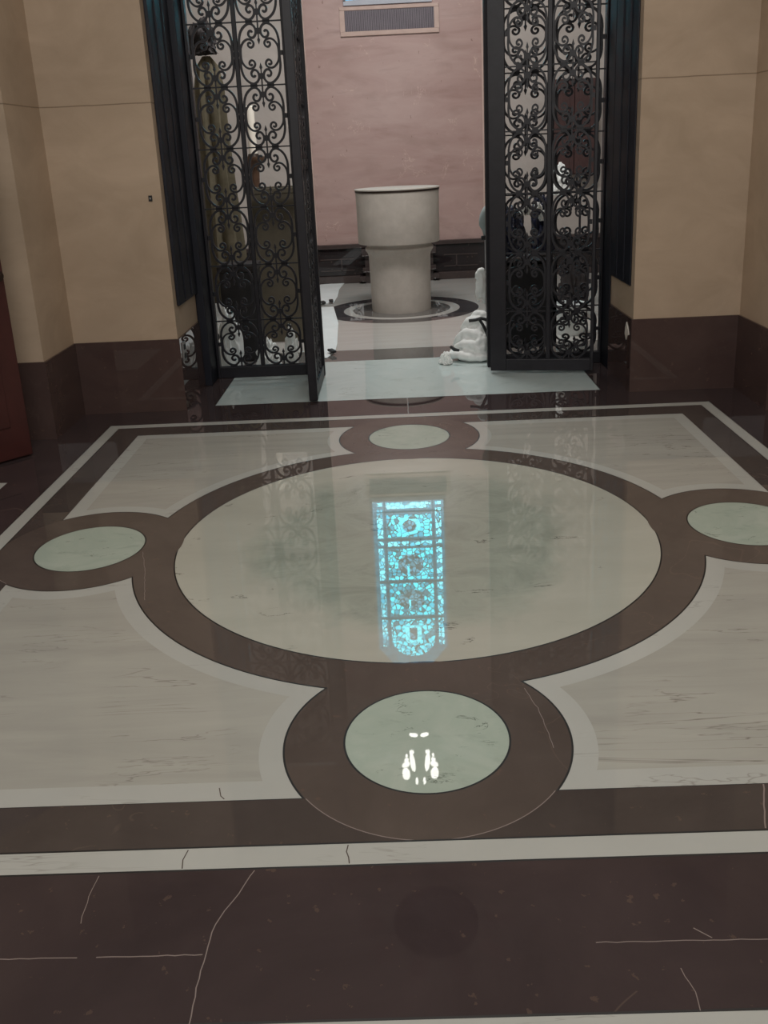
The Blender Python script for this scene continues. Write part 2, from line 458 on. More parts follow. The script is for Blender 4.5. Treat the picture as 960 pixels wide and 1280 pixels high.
def make_floor():
    vs, es = [], []
    def poly(pts, closed=True):
        i0 = len(vs)
        vs.extend(Vector(p) for p in pts)
        n = len(pts)
        for i in range(n if closed else n - 1):
            es.append((i0 + i, i0 + (i + 1) % n))
    def circle(cx, cy, r, n):
        poly([(cx + r * math.cos(2 * PI * k / n), cy + r * math.sin(2 * PI * k / n)) for k in range(n)])
    def rect(x0, y0, x1, y1): poly([(x0, y0), (x1, y0), (x1, y1), (x0, y1)])
    rect(NX0, NY0, NX1, NY1)
    for r in (RIN - G, RIN + G, RO, RO + 2 * G, RO + BW): circle(0, 0, r, 220)
    for a, b in SMALL:
        for r in (RS - G, RS + G): circle(a, b, r, 96)
        for r in (RSO - .0026, RSO, RSO + 2 * G, RSO + BW): circle(a, b, r, 120)
    for c in (A - BW, A, A + G, B1 - G, B1 + G, B2 - G, B2 + G): rect(-c, -c, c, c)
    for y in (-2.29, -2.215, -2.215 + 2 * G): poly([(NX0 + .01, y), (NX1 - .01, y)], False)
    rect(NX0 + .02, 0.1, -2.075, 0.86)
    for p, h, m in CRACKS: poly(strip(p, h))
    rect(-0.0005, B2, 0.0065, SY0)
    rect(-SX, SY0, SX, NY1 - 0.002)
    rect(-SX - 2 * G, SY0 - 2 * G, SX + 2 * G, NY1 - 0.004)
    ov, oe, of, *_ = delaunay_2d_cdt(vs, es, [], 1, 1e-5)
    me = bpy.data.meshes.new('floor')
    me.from_pydata([(p.x, p.y, 0) for p in ov], [], [list(f) for f in of])
    names = ['brown_outer', 'brown_ring', 'brown_band', 'white', 'cream', 'disc', 'roundel', 'grout', 'joint_light', 'threshold']
    for k in names: me.materials.append(M[k])
    bm = bmesh.new(); bm.from_mesh(me)
    for f in bm.faces:
        if f.normal.z < 0: f.normal_flip()
        c = f.calc_center_median()
        f.material_index = names.index(classify(c.x, c.y))
    # the slab has a thickness: the step down to the chapel
    e = [ed for ed in bm.edges if ed.is_boundary]
    r = bmesh.ops.extrude_edge_only(bm, edges=e)
    for v in [g for g in r['geom'] if isinstance(g, bmesh.types.BMVert)]: v.co.z -= 0.2
    bm.to_mesh(me); bm.free()
    o = bpy.data.objects.new('floor', me)
    COL.objects.link(o)
    return struct(o, 'polished marble floor inlaid with a large circle, four roundels and square borders')
make_floor()

# chapel (baptistery) floor, one step lower
K = 1.0955
ZF = 1.55 - 1.55 * K
def kx(x): return CP.x + (x - CP.x) * K
def ky(y): return CP.y + (y - CP.y) * K
def kz(z): return 1.55 + (z - 1.55) * K
FX, FY = kx(0.0), ky(5.64)
R_L0, R_L1, R_D = 0.49 * K, 0.585 * K, 0.775 * K
CHX, CHY1 = 3.0, ky(7.72)
def chapel_floor():
    vs, es = [], []
    def poly(pts):
        i0 = len(vs); vs.extend(Vector(p) for p in pts); n = len(pts)
        for i in range(n): es.append((i0 + i, i0 + (i + 1) % n))
    Y0, Y1 = 3.3, CHY1 + 0.2
    poly([(-CHX, Y0), (CHX, Y0), (CHX, Y1), (-CHX, Y1)])
    b1, b2 = ky(3.745), ky(3.77)
    poly([(-CHX + .01, Y0 + .01), (CHX - .01, Y0 + .01), (CHX - .01, b1), (-CHX + .01, b1)])
    poly([(-CHX + .01, b1), (CHX - .01, b1), (CHX - .01, b2), (-CHX + .01, b2)])
    for r in (R_L0, R_L1, R_D):
        poly([(FX + r * math.cos(2 * PI * k / 128), FY + r * math.sin(2 * PI * k / 128)) for k in range(128)])
    ov, oe, of, *_ = delaunay_2d_cdt(vs, es, [], 1, 1e-5)
    me = bpy.data.meshes.new('floor')
    me.from_pydata([(p.x, p.y, ZF) for p in ov], [], [list(f) for f in of])
    names = ['chapel_floor', 'grey_band', 'white', 'dark_ring', 'threshold']
    for k in names: me.materials.append(M[k])
    bm = bmesh.new(); bm.from_mesh(me)
    for f in bm.faces:
        if f.normal.z < 0: f.normal_flip()
        c = f.calc_center_median()
        d = math.hypot(c.x - FX, c.y - FY)
        k = 'chapel_floor'
        if d < R_L0: k = 'grey_band'
        elif d < R_L1: k = 'chapel_floor'
        elif d < R_D: k = 'dark_ring'
        elif c.y < b1: k = 'grey_band'
        elif c.y < b2: k = 'white'
        f.material_index = names.index(k)
    bm.to_mesh(me); bm.free()
    o = bpy.data.objects.new('floor', me)
    COL.objects.link(o)
    struct(o, 'grey beige marble floor around the font with a dark inlaid ring')
chapel_floor()

# ---------------------------------------------------------------- walls
HZ = 3.75
JX, JY, SXW, SYW, PY = 1.43, 2.13, 2.09, 1.61, 3.12      # jamb x, front y, side wall x, pilaster y, back of piers
HEAD = 3.5
for s, nm in ((-1, 'left'), (1, 'right')):
    mb = MB()
    poly = [(s * JX, JY), (s * JX, PY), (s * 3.25, PY), (s * 3.25, SYW), (s * SXW, SYW), (s * SXW, JY)]
    mb.prism(poly, -0.1, HZ)
    struct(mb.build('wall_front_' + nm, 'wall'), 'beige limestone pier on the %s of the gateway' % nm)
    # red-brown marble dado, 10 mm proud
    t, b = 0.012, 0.03
    path_o = [(s * (JX - t), 2.735), (s * (JX - t), JY - t), (s * (SXW - t), JY - t), (s * (SXW - t), SYW - t), (s * 3.2, SYW - t)]
    path_i = [(s * 3.2, SYW + b), (s * (SXW + b), SYW + b), (s * (SXW + b), JY + b), (s * (JX + b), JY + b), (s * (JX + b), 2.735)]
    struct(MB().prism(path_o + path_i, 0.0, 0.466).build('baseboard_' + nm, 'dado'), 'red-brown marble dado around the %s pier' % nm)
struct(MB().span((-JX, JY, HEAD), (JX, PY, HZ)).build('wall_front_top', 'wall'))
struct(MB().span((-3.25, -5.4, 0), (-2.62, 0.02, HZ)).span((-3.25, 0.02, 2.3), (-2.62, 0.80, HZ)).span((-3.25, 0.80, 0), (-2.62, SYW, HZ)).build('wall_left', 'wall'))
struct(MB().span((-3.4, -0.1, 0), (-3.26, 0.9, 2.4)).build('wall_left', 'wall'))
struct(MB().span((2.62, -5.4, 0), (3.25, SYW, HZ)).build('wall_right', 'wall'))
struct(MB().span((-3.25, -5.55, 0), (3.25, -5.4, HZ)).build('wall_rear', 'wall'))
struct(MB().span((-3.25, -5.5, HZ), (3.25, PY, HZ + 0.15)).build('ceiling', 'ceiling'))
# ceiling rosette mirrored in the near floor
ro = thing('ceiling_rosette', 'dark round ceiling rosette with radiating petals', 'ceiling rosette', (0.06, 1.68, HZ))
MB().lathe([(0.0001, -0.06), (0.12, -0.055), (0.27, -0.03), (0.30, -0.02), (0.30, 0.0)], seg=48).build('boss', 'iron', ro, True)
for k in range(10):
    a = 2 * PI * k / 10
    if abs(math.sin(a)) * 0.75 > 0.44 and math.sin(a) > 0: continue
    MB().box((0.56 * math.cos(a) * 0.8, 0.56 * math.sin(a) * 0.75, -0.012), (0.16, 0.10, 0.024), rz=a, bev=0.01).build('petal', 'pink_trim', ro)

# chapel shell
CZ = 7.2
struct(MB().span((-CHX - .2, CHY1 + 0.03, ZF), (CHX + .2, CHY1 + 0.25, CZ)).build('wall_back', 'grey_wall'))
struct(MB().span((-CHX - .2, PY - 0.02, ZF), (-CHX, CHY1 + .1, CZ)).build('wall_chapel_left', 'grey_wall'))
struct(MB().span((CHX, PY - 0.02, ZF), (CHX + .2, CHY1 + .1, CZ)).build('wall_chapel_right', 'grey_wall'))
struct(MB().span((-CHX, PY - 0.02, HZ - .02), (CHX, PY + .12, CZ)).build('wall_chapel_front', 'grey_wall'))
struct(MB().span((-CHX - .2, PY - .02, CZ), (CHX + .2, CHY1 + .25, CZ + .15)).build('ceiling', 'ceiling'))
PXL, PXR, PZ0 = kx(-0.975), kx(1.035), kz(0.468)
struct(MB().span((PXL, CHY1, PZ0), (PXR, CHY1 + .05, 6.6)).build('trim_1', 'pink'), 'mottled pink marble slab behind the font')
for i, (x0, x1) in enumerate(((PXL - 0.085, PXL), (PXR, PXR + 0.085))):
    struct(MB().span((x0, CHY1 - 0.015, PZ0), (x1, CHY1 + .05, 6.6), 0.006).build('trim_%d' % (i + 2), 'pink_trim'), 'narrow pale stone strip edging the pink marble')
# dark plinth course under the pink slab, with moulded bands and stepped blocks
M['plinth'] = m_brown('black_brown_marble_plinth', (32, 28, 29), (42, 36, 37), 0.0)
M['plinth_lip'] = m_brown('brown_marble_lip', (62, 54, 53), (74, 64, 62), 0.0)
struct(MB().span((-CHX, CHY1 - .03, ZF), (CHX, CHY1 + .05, PZ0)).build('baseboard_back', 'plinth'), 'dark marble plinth course below the pink slab')
struct(MB().span((-CHX, CHY1 - .07, PZ0 - .055), (CHX, CHY1, PZ0), 0.008).build('trim_4', 'plinth_lip'))
struct(MB().span((-CHX, CHY1 - .09, ZF), (CHX, CHY1, ZF + .10), 0.008).build('trim_5', 'plinth_lip'))
for i, s in enumerate((-1, 1)):
    x0, x1 = s * 0.60, s * 1.05
    mb = MB()
    for z in (PZ0 - 0.35, PZ0 - 0.2): mb.span((x0, CHY1 - .042, z), (x1, CHY1 - .02, z + .014))
    mb.span((s * 0.76, CHY1 - .042, PZ0 - .35), (s * 0.774, CHY1 - .02, PZ0 - .2))
    struct(mb.build('trim_%d' % (i + 6), 'plinth_lip'), 'thin moulded frame line on the dark plinth')
    mb = MB()
    mb.span((s * 0.36, CHY1 - .20, PZ0 - .15), (s * 0.49, CHY1 - .02, PZ0 - .06), 0.008)
    mb.span((s * 0.36, CHY1 - .14, ZF), (s * 0.45, CHY1 - .02, PZ0 - .15))
    mb.span((s * 0.36, CHY1 - .20, PZ0 - .36), (s * 0.485, CHY1 - .02, PZ0 - .30), 0.008)
    mb.span((s * 0.45, CHY1 - .20, ZF + .03), (s * 0.53, CHY1 - .02, ZF + .10), 0.008)
    struct(mb.build('trim_%d' % (i + 8), 'plinth_lip'), 'stepped stone block of the plinth beside the font')

# ---------------------------------------------------------------- stained-glass window (its mirror image lies on the floor)
WY = CHY1 - 0.02
win = bpy.data.objects.new('window_1', None); COL.objects.link(win)
struct(win, 'tall cyan stained-glass window above the vent, mirrored in the floor')
WS = (WY - CP.y) / 12.91
def wx(x): return CP.x + (x - CP.x) * WS
def wz(z):
    z = 3.60 + (z - 3.45) * (6.40 - 3.60) / (6.40 - 3.45)
    return -1.55 + (z + 1.55) * WS
def arch(x0, x1, z0, z1, n=20):
    r = (x1 - x0) / 2; cx = (x0 + x1) / 2; zs = z1 - r
    return [(x0, z0), (x1, z0)] + [(cx + r * math.cos(PI * k / n), zs + r * math.sin(PI * k / n)) for k in range(n + 1)]
# outer frame
oz0, oz1, ox = wz(3.42), wz(6.44), wx(0.56)
fr = MB()
fr.plate([(-ox - .03, oz0), (-ox - .03, oz0 - .06), (ox, oz0 - .06), (ox, oz0)], WY - .015, WY + .02).span((-ox - .03, WY - .05, oz0), (-ox, WY + .02, oz1 - .2)).span((ox - .03, WY - .05, oz0), (ox, WY + .02, oz1 - .2))
fr.build('window_frame', 'sill', win)
bed = MB().plate([(-ox, oz0), (ox - .03, oz0), (ox - .03, wz(6.08)), (wx(0.3), wz(6.38)), (wx(-0.34), wz(6.38)), (-ox, wz(6.08))], WY - .002, WY + .02)
bed.build('pane_glow_bed', 'glass_glow_bed', win)
def pane(poly, mat, name='pane', dy=0.010):
    MB().plate([(wx(x), wz(z)) for x, z in poly], WY - dy, WY - dy + .006).build(name, mat, win)
def rect(x0, x1, z0, z1): return [(x0, z0), (x1, z0), (x1, z1), (x0, z1)]
C0 = -0.005
rows = [(3.66, 4.05), (4.26, 4.81), (4.88, 5.47)]
for i, (a, b) in enumerate(rows):
    pane(rect(C0 - .345, C0 + .345, a, b), 'glass_main')
    cz = (a + b) / 2
    if i == 0:
        pane([(C0 + .17 * math.cos(2 * PI * k / 28), cz + .17 * math.sin(2 * PI * k / 28)) for k in range(28)], 'glass_ring', 'medallion', 0.016)
        pane([(C0 + .105 * math.cos(2 * PI * k / 20), cz + .105 * math.sin(2 * PI * k / 20)) for k in range(20)], 'glass_dim', 'medallion_core', 0.021)
    else:
        pane([(C0 + .21 * math.cos(2 * PI * k / 8 + PI / 8), cz + .01 + .20 * math.sin(2 * PI * k / 8 + PI / 8)) for k in range(8)], 'glass_dim', 'medallion', 0.016)
        pane(rect(C0 - .055, C0 - .02, cz + .0, cz + .19), 'glass_ring', 'figure_light', 0.021)
pane(arch(C0 - .345, C0 + .345, 5.55, 6.24), 'glass_main')
pane(arch(C0 - .13, C0 + .13, 5.66, 6.02), 'glass_ring', 'medallion', 0.016)
pane(arch(C0 - .06, C0 + .06, 5.70, 5.94), 'glass_dim', 'medallion_core', 0.021)
for k in range(9):
    a = PI * (k + 0.5) / 9
    pane([(C0 + .28 * math.cos(a) + .03 * math.cos(2 * PI * j / 10), 5.895 + .28 * math.sin(a) + .03 * math.sin(2 * PI * j / 10)) for j in range(10)], 'glass_ring', 'bead', 0.016)
for x0, x1 in ((C0 - .49, C0 - .405), (C0 + .405, C0 + .49)):
    for a, b in ((3.56, 4.06), (4.24, 4.82), (4.88, 5.48), (5.54, 6.04)): pane(rect(x0, x1, a, b), 'glass_border', 'side_pane')
    for a, b in ((3.45, 3.50), (4.12, 4.18)): pane(rect(x0, x1, a, b), 'glass_border', 'corner_pane')
for a, b in ((3.45, 3.55), (4.13, 4.21)): pane(rect(C0 - .34, C0 + .34, a, b), 'glass_border', 'border_pane')
for z in (3.605, 4.09, 4.225, 4.845, 5.51):
    MB().span((wx(-.5), WY - .03, wz(z) - .004), (wx(.5), WY - .012, wz(z) + .004)).build('saddle_bar', 'iron', win)
for x in (-.375, .365):
    MB().span((wx(x) - .004, WY - .03, wz(3.42)), (wx(x) + .004, WY - .012, wz(6.1))).build('mullion', 'iron', win)

# vent below the window
v0, v1 = at(432, 40, CHY1), at(541, 10, CHY1)
vx0, vx1, vz0, vz1 = -0.555, 0.555, 2.965, 3.205
vent = thing('wall_vent', 'wide grey slotted air vent recessed high in the pink marble wall', 'vent', (0, CHY1, 0))
fm = MB()
b = .06
fm.span((vx0 - b, -.03, vz0 - .055), (vx1 + b, 0.02, vz0), .006).span((vx0 - b, -.03, vz1), (vx1 + b, .02, vz1 + .045), .006)
fm.span((vx0 - b, -.03, vz0), (vx0, .02, vz1)).span((vx1, -.03, vz0), (vx1 + b, .02, vz1))
fm.build('vent_frame', 'pink_trim', vent)
MB().span((vx0, -.006, vz0), (vx1, .02, vz1)).build('vent_back', 'vent_back', vent)
sm = MB()
n = 62
for i in range(n):
    x = vx0 + (i + .5) * (vx1 - vx0) / n
    sm.span((x - .0055, -.02, vz0), (x + .0055, -.004, vz1))
sm.build('slats', 'vent_face', vent)

# ---------------------------------------------------------------- font
font = thing('baptismal_font', 'round buff limestone font with drum bowl on a tapering pedestal', 'font', (FX, FY, ZF))
H = lambda z: kz(z) - ZF
MB().lathe([(0.295 * K, 0), (0.297 * K, .02), (0.300 * K, H(.2)), (0.306 * K, H(.54)), (0.312 * K, H(.565)), (0.325 * K, H(.585)), (0.336 * K, H(.60)), (0.336 * K, H(.622)), (0.315 * K, H(.64)), (0.315 * K, H(.675))], seg=64).build('pedestal', 'limestone', font, True)
MB().lathe([(0.36 * K, H(.664)), (0.398 * K, H(.668)), (0.402 * K, H(.678)), (0.404 * K, H(1.0)), (0.408 * K, H(1.155))], seg=64).build('bowl', 'limestone', font, True)
MB().lathe([(0.400 * K, H(1.155)), (0.412 * K, H(1.157)), (0.412 * K, H(1.172)), (0.40 * K, H(1.176))], seg=64).build('rim', 'rim_dark', font, True)
MB().lathe([(0.405 * K, H(1.174)), (0.416 * K, H(1.176)), (0.416 * K, H(1.186)), (0.40 * K, H(1.188)), (0.05, H(1.188))], seg=64).build('lid', 'limestone', font, True)

# ---------------------------------------------------------------- wrought-iron gates
def catmull(pts, n=5):
    out = []
    for i in range(len(pts) - 1):
        p0 = pts[max(i - 1, 0)]; p1 = pts[i]; p2 = pts[i + 1]; p3 = pts[min(i + 2, len(pts) - 1)]
        for k in range(n):
            t = k / n
            out.append(tuple(0.5 * (2 * b + (c - a) * t + (2 * a - 5 * b + 4 * c - d) * t * t + (3 * b - a - 3 * c + d) * t ** 3) for a, b, c, d in zip(p0, p1, p2, p3)))
    out.append(pts[-1])
    return out
OUT = [(.128, .1975), (.131, .12), (.117, .062), (.088, .026), (.056, .012), (.03, .024), (.016, .05), (.019, .078), (.036, .097), (.056, .094), (.066, .077), (.060, .060), (.047, .056), (.040, .066)]
INN = [(.126, .1975), (.122, .155), (.102, .122), (.076, .107), (.050, .112), (.036, .13), (.041, .150), (.057, .158), (.071, .148), (.072, .134), (.061, .127), (.053, .135)]
PITCH, CW = 0.3945, 0.31
def scroll_mesh():
    mb = MB()
    h = PITCH / 2
    for sx in (1, -1):
        for sz in (1, -1):
            for pts, t in ((OUT, .0145), (INN, .013)):
                p = [(sx * x, sz * (h - z)) for x, z in catmull(pts, 4)]
                mb.ribbon(p, t, -.009, .009)
            mb.box((sx * .056, 0, sz * (h - .004)), (.044, .028, .022))            # collars
        mb.box((sx * .140, 0, 0), (.026, .014, .03))                              # side clip
    for sz in (1, -1):
        zz = lambda z: sz * (h - z)
        mb.box((0, 0, zz(.03)), (.010, .012, .06))
        mb.box((0, 0, zz(.058)), (.032, .026, .036))
        mb.ribbon([(0.0, zz(.075)), (0.0, zz(.10))], .008, -.005, .005)
        mb.plate([(0, zz(.092)), (.010, zz(.112)), (0, zz(.142)), (-.010, zz(.112))][::sz], -.005, .005)
        mb.box((0, 0, zz(.0)), (CW, .012, .009))
    bmesh.ops.recalc_face_normals(mb.b, faces=mb.b.faces)
    me = bpy.data.meshes.new('scroll_panel')
    mb.b.to_mesh(me); mb.b.free()
    me.materials.append(M['iron'])
    return me
SCROLL = scroll_mesh()
GH = 3.34
def grille(name, label, cat, loc, rz, width, lst, rst, th, z_lift, group):
    """grille in its own x-z plane, x 0..width, hinge side at x 0"""
    g = thing(name, label, cat, loc, rz, group)
    def bar(nm, x0, x1, z0, z1, d=th, bev=.004):
        o = MB().span((x0, -d / 2, z0), (x1, d / 2, z1), bev).build(nm, 'iron', g)
        return o
    bar('stile', 0, lst, z_lift, GH); bar('stile', width - rst, width, z_lift, GH)
    bar('bottom_rail', lst - .005, width - rst + .005, z_lift, .082 + z_lift, th * .8)
    bar('top_rail', lst - .005, width - rst + .005, GH - .12, GH, th * .8)
    cw = (width - lst - rst) / 2
    xm = lst + cw
    bar('mullion', xm - .015, xm + .015, .078 + z_lift, GH - .115, .024)
    z = .022 + z_lift
    r = 0
    while z + PITCH < GH - .05:
        for c in range(2):
            o = bpy.data.objects.new('scroll_panel', SCROLL)
            COL.objects.link(o); o.parent = g
            z0 = max(z, .08 + z_lift) if r == 0 else z
            hh = z + PITCH - z0
            o.location = (lst + cw * (c + .5), 0, z0 + hh / 2)
            o.scale = (cw / CW, 1, hh / PITCH)
        z += PITCH; r += 1
    return g
GY = 2.98
grille('iron_grille', 'fixed black scrollwork grille left of the gateway, before the candle stand', 'iron grille', (-1.368, GY, 0), 0.0, 0.768, .020, .125, .06, 0.0, 'fixed scrollwork grilles')
grille('iron_grille', 'fixed black scrollwork grille on the right, half hidden behind the folded-back gate leaf', 'iron grille', (0.600, GY, 0), 0.0, 0.816, .10, .010, .06, 0.0, 'fixed scrollwork grilles')
gl = grille('gate_leaf', 'open black scrollwork gate leaf on the left, swung out and seen edge on', 'gate', (-0.604, 2.90, 0), -PI / 2, 0.725, .05, .05, .055, 0.012, 'gate leaves')
grille('gate_leaf', 'open black scrollwork gate leaf folded back against the right grille', 'gate', (0.605, 2.775, 0), math.atan2(-0.125, 0.70), 0.705, .110, .024, .045, 0.022, 'gate leaves')
# the dark jamb posts and reveal panels
for s, nm in ((-1, 'left'), (1, 'right')):
    t = bpy.data.objects.new('trim_%d' % (11 if s < 0 else 12), None); COL.objects.link(t); t.location = (s * JX, 0, 0)
    struct(t, 'wide blue-black metal jamb lining on the %s stone pier' % nm)
    MB().span((-s * .001, 2.74, 0), (-s * (.060 if s < 0 else .012), 3.08, HEAD - .02), .006).build('post', 'panel', t)
    MB().span((-s * .001, 2.205, .662), (-s * (.022 if s < 0 else .010), 2.745, HEAD - .04), .004).build('reveal_panel', 'panel', t)
    mb = MB()
    for y in (2.36, 2.55): mb.span((-s * .008, y, .68), (-s * (.030 if s < 0 else .016), y + .02, HEAD - .06))
    mb.build('moulding', 'panel', t)

# hanging lantern in the gateway (its mirror image: the white tear-drops on the near roundel)
lan = thing('hanging_lantern', 'pierced black iron lantern with white lit panes under the gateway lintel', 'lantern', (-0.008, 2.6, 2.75))
MB().lathe([(.03, .0), (.05, .015), (.055, .03)], seg=6).build('base', 'iron', lan)
MB().lathe([(.16, .545), (.12, .6), (.03, .64)], seg=6).build('cap', 'iron', lan)
MB().tube([(0, 0, .62), (0, 0, .76)], .008).build('chain', 'iron', lan)
gp = lambda pts: MB().plate([(x * 1.0, z) for x, z in pts], -.075, -.055)
def ell(cx, cz, rx, rz, tilt=0.0, n=14):
    r = []
    for k in range(n):
        a = 2 * PI * k / n
        x, z = rx * math.cos(a), rz * math.sin(a)
        r.append((cx + x * math.cos(tilt) - z * math.sin(tilt), cz + x * math.sin(tilt) + z * math.cos(tilt)))
    return r
MB().span((-.15, -.05, .03), (.15, .05, .55)).build('core', 'iron', lan)
for s in (-1, 1):
    for (cx, cz, rx, rz, ti) in ((.058, .30, .020, .080, .12), (.112, .405, .031, .048, .1), (.112, .322, .031, .018, .35), (.106, .278, .018, .011, .3), (.062, .205, .018, .012, 0), (.104, .238, .009, .010, 0), (.030, .475, .011, .026, 0), (.042, .050, .032, .012, -.2)):
        gp(ell(s * cx, cz, rx, rz, s * ti)).build('lit_pane', 'lamp', lan)

# ---------------------------------------------------------------- red door leaf at the far left
rd = bpy.data.objects.new('door_1', None); COL.objects.link(rd)
struct(rd, 'dark red door leaf standing open at the left wall')
a = Vector((-2.105, 1.295)); dr = Vector((-0.685, -0.728)).normalized()
rd.location = (a.x, a.y, 0.012); rd.rotation_euler = (0, 0, math.atan2(dr.y, dr.x))
MB().span((0, -.045, 0), (0.74, 0, 2.2), .004).build('leaf', 'red_door', rd)
mb = MB()
for x in (.10, .43):
    for z0, z1 in ((.18, .85), (1.0, 1.98)):
        mb.span((x, -.002, z0), (x + .22, .008, z1), .004)
mb.build('raised_panel', 'red_door', rd)
MB().lathe([(.012, 0), (.012, .04), (.03, .05), (.03, .075), (.01, .085)], seg=20).build('knob', 'rim_dark', rd, True, (.06, .0, 1.0)).rotation_euler = (-PI / 2, 0, 0)

# small fittings on the piers
op = thing('outlet_plate', 'small steel outlet plate low on the left pier reveal', 'outlet', (-(JX - .012), 2.21, .37))
MB().box((.003, 0, 0), (.006, .085, .12), bev=.002).build('plate', 'steel', op)
for z in (.028, -.028): MB().box((.008, .0, z), (.006, .034, .034), bev=.002).build('socket', 'tape', op)
pp = MB()
poly = [(2.20, .405), (2.17, .36), (2.215, .345), (2.235, .315), (2.27, .35), (2.255, .40), (2.235, .43)]
va = [pp.b.verts.new((JX - .0118, y, z)) for y, z in poly]; vb = [pp.b.verts.new((JX - .016, y, z)) for y, z in poly]
pp.b.faces.new(va); pp.b.faces.new(vb[::-1])
for i in range(len(poly)):
    pp.b.faces.new((va[i], vb[i], vb[(i + 1) % len(poly)], va[(i + 1) % len(poly)]))
tag(pp.build('plaster_patch', 'paper'), 'ragged off-white patch on the brown dado of the right pier reveal', 'patch')
ct = thing('hole_plate', 'tiny dark square plate standing for a hole in the left limestone pier near its edge', 'hole plate', at(188, 248, JY - .004))  # dark plate added in place of a small hole in the stone
MB().box((0, 0, 0), (.022, .008, .034), bev=.002).build('plate', 'tape', ct)
MB().box((0, -.006, 0), (.008, .006, .012), bev=.001).build('plate_boss', 'steel', ct)

# ---------------------------------------------------------------- white sheets on the chapel floor
def sheet(name, px_pts, label, seed):
    pts = []
    for x, y in px_pts:
        p = RM @ Vector(((x - PPX) / F_PX, -(y - PPY) / F_PX, -1))
        t = (ZF - CP.z) / p.z
        q = CP + p * t
        pts.append(Vector((q.x, q.y)))
    n = len(pts)
    ov, oe, of, *_ = delaunay_2d_cdt(pts + [Vector((min(p.x for p in pts) + (i + .5) * .09, min(p.y for p in pts) + (j + .5) * .09)) for i in range(14) for j in range(32)],
                                     [(i, (i + 1) % n) for i in range(n)], [], 2, 1e-5)
    bm = bmesh.new()
    vv = [bm.verts.new((p.x, p.y, ZF + .006 + .012 * max(0, noise.noise(Vector((p.x * 3 + seed, p.y * 3, 0)))))) for p in ov]
    for f in of: bm.faces.new([vv[i] for i in f])
    for f in bm.faces:
        if f.normal.z < 0: f.normal_flip()
    loose = [v for v in bm.verts if not v.link_faces]
    bmesh.ops.delete(bm, geom=loose, context='VERTS')
    r = bmesh.ops.extrude_face_region(bm, geom=list(bm.faces))
    for v in [g for g in r['geom'] if isinstance(g, bmesh.types.BMVert)]: v.co.z -= .004
    mb = MB(); mb.b.free(); mb.b = bm
    return tag(mb.build(name, 'sheet'), label, 'sheet', 'white sheets on the chapel floor')
sheet('plastic_sheet', [(388, 386), (417, 384), (423, 405), (421.5, 430), (419, 440), (409, 448), (393, 449)], 'white sheet on the floor beside the open left gate leaf, nearest of two', 1)
sheet('plastic_sheet', [(372, 359), (431, 354), (424, 362), (422, 371), (417, 379), (370, 383)], 'white sheet on the floor by the far dark plinth, left of the font', 5)
wb = MB()
for (x, y) in ((404, 379), (414, 377), (415, 440)):
    p = RM @ Vector(((x - PPX) / F_PX, -(y - PPY) / F_PX, -1)); q = CP + p * ((ZF + .02 - CP.z) / p.z)
    o = MB().box((0, 0, 0), (.11, .05, .022), rz=.3 * x, bev=.008).build('sheet_weight', 'tape', None, False, (q.x, q.y, ZF + .031))
    tag(o, {404: 'small black weight between the two white sheets, on the left', 414: 'small black weight between the two white sheets, on the right', 415: 'small black weight on the front edge of the near white sheet'}[x], 'weight', 'weights holding the white sheets')

# ---------------------------------------------------------------- crumpled cloths
def crumple(name, c, sx, sy, sz, seed, label, mat='cloth', flare_k=.30):
    bm = bmesh.new()
    bmesh.ops.create_icosphere(bm, subdivisions=5, radius=1.0)
    for v in bm.verts:
        p = v.co.copy()
        q = p * 1.5 + Vector((seed, seed * 2, 0))
        w1 = noise.noise(q) * .30
        wr = Vector((noise.noise(q * 1.2 + Vector((1, 2, 3))), noise.noise(q * 1.2 + Vector((7, 0, 0))), noise.noise(q * 1.2 + Vector((0, 9, 0)))))
        q2 = p * 2.0 + wr * 1.3 + Vector((seed, 0, 3))
        f1 = math.sin(q2.x * 4.2 + q2.y * 2.6 + 3 * noise.noise(q2)) * .085
        f2 = math.sin(q2.y * 7 - q2.z * 5 + 4 * noise.noise(q2 * .8 + Vector((5, 5, 5)))) * .05
        r = .82 + w1 + f1 + f2
        z = p.z * r
        flare = 1.0 + flare_k * max(0, -p.z + .1)
        v.co = Vector((p.x * r * sx * flare, p.y * r * sy * flare, max(z, -.45 + .04 * noise.noise(p * 6)) * sz + .45 * sz))
    bm.normal_update()
    mb = MB(); mb.b.free(); mb.b = bm
    o = mb.build(name, mat, None, True, c)
    return o
def folds(name, mat, loc, rolls, vox=.006, base=None):
    mb = MB()
    for pts, r in rolls:
        p = catmull(pts, 5)
        n = len(p)
        mb.tube(p, [r * (.55 + .45 * math.sin(PI * min(1, max(0, (i + .6) / n)))) * (1 + .12 * math.sin(i * 1.7 + r * 90)) for i in range(n)], 10)
    if base:
        mb.lathe([(.01, 0), (base[0], 0), (base[0] * .95, base[1] * .4), (base[0] * .6, base[1] * .8), (.02, base[1])], c=base[2], seg=24)
    o = mb.build(name, mat, None, True, loc)
    m = o.modifiers.new('remesh', 'REMESH'); m.mode = 'VOXEL'; m.voxel_size = vox; m.use_smooth_shade = True
    m2 = o.modifiers.new('smooth', 'SMOOTH'); m2.iterations = 4; m2.factor = .5
    return o
